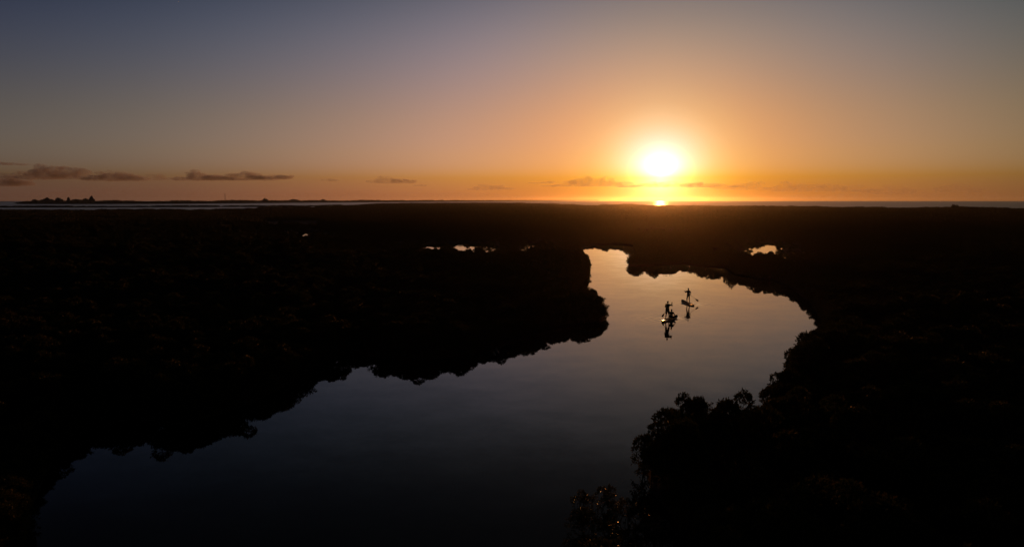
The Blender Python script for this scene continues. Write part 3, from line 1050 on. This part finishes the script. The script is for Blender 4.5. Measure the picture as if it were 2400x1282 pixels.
def standing(name, loc, heading, k, top, low, shoulder_turn, shirt, lower_m, label, top_right, tail, hips=0.0, elbows=None):
    """person upright on a board; top and low are where the hands grip the paddle (right, forward, up)"""
    root = empty(name, (loc[0], loc[1], .125), -heading)
    tag(root, label, 'person', 'people on the paddleboards')
    bm_ = bmesh.new()
    ft = [(.15, .05, .045), (-.15, -.02, .045)]
    hip = [(.085 * k, -.03, .92 * k), (-.085 * k, -.03, .92 * k)]
    kne = [(.14, .07, .50 * k), (-.14, .04, .50 * k)]
    ank = [(.15, -.01, .10 * k), (-.15, -.06, .10 * k)]
    pel = Vector((0, -.03, .98 * k)); wai = Vector((0, 0, 1.12 * k)); che = Vector((0, .02, 1.33 * k)); nek = Vector((0, .02, 1.49 * k)); hd = Vector((0, .045, 1.655 * k))
    sh = [Vector((.175 * k, .02, 1.425 * k)), Vector((-.175 * k, .02, 1.425 * k))]
    for s in (0, 1):
        chain(bm_, [hip[s], kne[s], ank[s]], [.082 * k, .056 * k, .037 * k])
        mid = (Vector(kne[s]) * .62 + Vector(ank[s]) * .38) + Vector((0, -.025, 0))
        ball(bm_, mid, (.05 * k, .052 * k, .09 * k))
        chain(bm_, [ank[s], (ft[s][0], ft[s][1] + .01, .035), (ft[s][0] * 1.08, ft[s][1] + .13, .025)], [.04, .036, .026])
    ball(bm_, pel, (.168 * k, .12 * k, .12 * k))
    ball(bm_, wai, (.128 * k, .088 * k, .15 * k))
    ball(bm_, che, (.185 * k, .13 * k, .18 * k))
    chain(bm_, [sh[0], (0, .01, 1.44 * k), sh[1]], [.058 * k, .07 * k, .058 * k])
    chain(bm_, [nek - Vector((0, 0, .05)), hd - Vector((0, .02, .05))], [.056 * k, .05 * k])
    m_ = head(bm_, hd, shoulder_turn, k)
    hr, hl = (Vector(top), Vector(low)) if top_right else (Vector(low), Vector(top))
    ax = Vector(top) - Vector(low)
    arms = []
    for s, hnd in ((0, hr), (1, hl)):
        S_ = sh[s]
        wr = hnd + (S_ - hnd).normalized() * .085
        el = Vector(elbows[s])
        chain(bm_, [S_, el, wr], [.05 * k, .04 * k, .028 * k])
        fist(bm_, hnd, ax, wr)
        arms.append((S_, el))
    remeshed('body', bm_, M_SKIN, root, .0085)
    bm_ = bmesh.new()
    g_ = .016
    ball(bm_, pel + Vector((0, 0, .04)), (.17 * k + g_, .125 * k + g_, .12 * k))
    ball(bm_, wai, (.155 * k + g_, .115 * k + g_, .17 * k))
    ball(bm_, che, (.19 * k + g_, .135 * k + g_, .18 * k))
    chain(bm_, [sh[0], (0, .01, 1.435 * k), sh[1]], [.058 * k + g_, .07 * k + g_ * .6, .058 * k + g_])
    for S_, el in arms:
        chain(bm_, [S_, S_ * .3 + el * .7], [.06 * k + .01, .052 * k + .012])
    remeshed('shirt', bm_, shirt, root, .013)
    bm_ = bmesh.new()
    ball(bm_, pel, (.175 * k + g_, .13 * k + g_, .13 * k))
    for s in (0, 1):
        e_ = Vector(hip[s]) * (1 - lower_m[1]) + Vector(kne[s]) * lower_m[1]
        if lower_m[1] <= 1:
            chain(bm_, [hip[s], e_], [.095 * k + g_, .08 * k + g_])
        else:
            chain(bm_, [hip[s], kne[s], Vector(ank[s]) + Vector((0, 0, .03))], [.082 * k + .012, .056 * k + .01, .038 * k + .008])
    remeshed('trousers' if lower_m[1] > 1 else 'shorts', bm_, lower_m[0], root, .013)
    face_parts(m_, root)
    hair(root, m_, M_HAIR, tail)
    return root


def paddle(loc, heading, top, tip, grip_low, label):
    """carbon paddle: top = grip, tip = blade end, in the paddler's frame (right, forward, up)"""
    root = empty('paddle', (loc[0], loc[1], .125), -heading)
    tag(root, label, 'paddle', 'paddles')
    top, tip = Vector(top), Vector(tip)
    ax = (tip - top).normalized(); L_ = (tip - top).length
    V, Fs = [], []
    tube(V, Fs, [top, top + ax * L_ * .4, tip - ax * .40], .0145, .0145, 8)
    mesh_obj('shaft', from_data('shaft', V, Fs, True), M_CARBON, root)
    side = ax.cross(Vector((.25, .95, .2))).normalized(); nrm_ = ax.cross(side)
    V, Fs = [], []
    tube(V, Fs, [top - side * .055, top - ax * .012, top + side * .055], .017, .017, 8)
    mesh_obj('grip', from_data('grip', V, Fs, True), M_BLACK, root)
    V, Fs = [], []
    prof = [(0, .016), (.08, .035), (.18, .075), (.28, .095), (.36, .096), (.41, .075), (.44, .03)]
    for d_, w_ in prof:
        c_ = tip - ax * (.44 - d_)
        thk = .011 * (1 - d_ / .6)
        V += [c_ + side * w_, c_ + nrm_ * thk, c_ - side * w_, c_ - nrm_ * thk]
    for i in range(len(prof) - 1):
        for j in range(4):
            Fs.append((i * 4 + j, i * 4 + (j + 1) % 4, i * 4 + 4 + (j + 1) % 4, i * 4 + 4 + j))
    Fs += [(3, 2, 1, 0), tuple((len(prof) - 1) * 4 + j for j in range(4))]
    mesh_obj('blade', from_data('blade', V, Fs, True), M_BLACK, root)
    return root


P1 = T1 + F1 * .95
TOP1 = Vector((.30, .36, 1.60)); TIP1 = Vector((-.70, .34, .14))
LOW1 = TOP1.lerp(TIP1, .46)
standing('person', P1, HD1, 1.0, TOP1, LOW1, R(4), M_SHIRT1, (M_SHORT, .85), 'person in dark shirt and shorts standing to paddle behind a seated rider', True, False,
         elbows=((.43, .13, 1.34), (-.31, .16, 1.13)))
paddle(P1, HD1, TOP1, TIP1, LOW1, 'long paddle held by the person standing behind the seated rider')
P2 = T2 + F2 * 1.35
TOP2 = Vector((-.30, .32, 1.34)); TIP2 = Vector((1.14, -.12, .20))
LOW2 = TOP2.lerp(TIP2, .40)
standing('person', P2, HD2, .94, TOP2, LOW2, R(12), M_SHIRT2, (M_SHORT, 1.5), 'person with tied back hair standing alone on the far paddleboard', False, True,
         elbows=((.33, .10, 1.08), (-.34, .10, 1.16)))
paddle(P2, HD2, TOP2, TIP2, LOW2, 'paddle swung out sideways by the person on the far board')


def seated(loc, heading, label):
    root = empty('person', (loc[0], loc[1], .125), -heading)
    tag(root, label, 'person', 'people on the paddleboards')
    k = .92
    bm_ = bmesh.new()
    pel = Vector((0, -.05, .13)); che = Vector((0, -.02, .45)); nek = Vector((0, 0, .60)); hd = Vector((0, .03, .745))
    hip = [Vector((.10, -.03, .12)), Vector((-.10, -.03, .12))]
    kne = [Vector((.34, .24, .15)), Vector((-.34, .24, .15))]
    ank = [Vector((-.10, .36, .07)), Vector((.10, .30, .07))]
    sh = [Vector((.165, -.01, .545)), Vector((-.165, -.01, .545))]
    for s in (0, 1):
        chain(bm_, [hip[s], kne[s], ank[s]], [.085, .058, .038])
        sg = -1 if s == 0 else 1
        chain(bm_, [ank[s], ank[s] + Vector((sg * .12, .05, -.03))], [.036, .026])
    ball(bm_, pel, (.16, .115, .12)); ball(bm_, Vector((0, -.03, .29)), (.13, .09, .15)); ball(bm_, che, (.155, .10, .15))
    chain(bm_, [sh[0], (0, 0, .555), sh[1]], [.055, .066, .055])
    chain(bm_, [nek - Vector((0, 0, .05)), hd - Vector((0, .02, .04))], [.052, .047])
    m_ = head(bm_, hd, R(-6), k)
    arms = []
    for s in (0, 1):
        sg = 1 if s == 0 else -1
        el = Vector((sg * .29, .06, .33)); wr = Vector((sg * .30, .24, .235))
        chain(bm_, [sh[s], el, wr], [.046, .037, .027])
        open_hand(bm_, wr, (0, .9, -.35), (0, .35, .9))
        arms.append((sh[s], el))
    remeshed('body', bm_, M_SKIN, root, .0085)
    bm_ = bmesh.new(); g_ = .016
    ball(bm_, Vector((0, -.045, .19)), (.155 + g_, .11 + g_, .11)); ball(bm_, Vector((0, -.03, .30)), (.135 + g_, .095 + g_, .15)); ball(bm_, che, (.155 + g_, .103 + g_, .15))
    chain(bm_, [sh[0], (0, 0, .55), sh[1]], [.055 + g_, .066 + g_ * .6, .055 + g_])
    for S_, el in arms:
        chain(bm_, [S_, S_ * .35 + el * .65], [.056 + .01, .048 + .012])
    remeshed('shirt', bm_, M_SHIRT3, root, .013)
    bm_ = bmesh.new()
    ball(bm_, pel, (.162 + g_, .118 + g_, .115))
    for s in (0, 1):
        chain(bm_, [hip[s], hip[s].lerp(kne[s], .8)], [.088 + g_, .066 + g_])
    remeshed('shorts', bm_, M_SHORT, root, .013)
    face_parts(m_, root)
    hair(root, m_, M_HAIR, True)
    return root


seated(T1 + F1 * 1.95, HD1, 'person sitting cross legged on the front of the red railed board')

# ------------------------------------------------------------------ haze, added partly to imitate lens glare below the sun
bm = bmesh.new()
bmesh.ops.create_cube(bm, size=1)
for v in bm.verts:
    v.co = Vector((v.co.x * 18400, v.co.y * 18400, 18.2 + v.co.z * 39))
hz_me = from_bm('haze', bm, False)
hm = bpy.data.materials.new('glare_haze'); hm.use_nodes = True
t = hm.node_tree
t.nodes.remove(t.nodes['Principled BSDF'])
pv = t.nodes.new('ShaderNodeVolumePrincipled')
pv.inputs['Color'].default_value = (.9, .88, .86, 1)
pv.inputs['Density'].default_value = 2.5e-5
pv.inputs['Anisotropy'].default_value = .92
t.links.new(pv.outputs[0], t.nodes['Material Output'].inputs['Volume'])
haze = mesh_obj('haze', hz_me, hm)
haze['kind'] = 'stuff'
tag(haze, 'thin evening haze, its glow partly standing in for lens glare', 'haze')
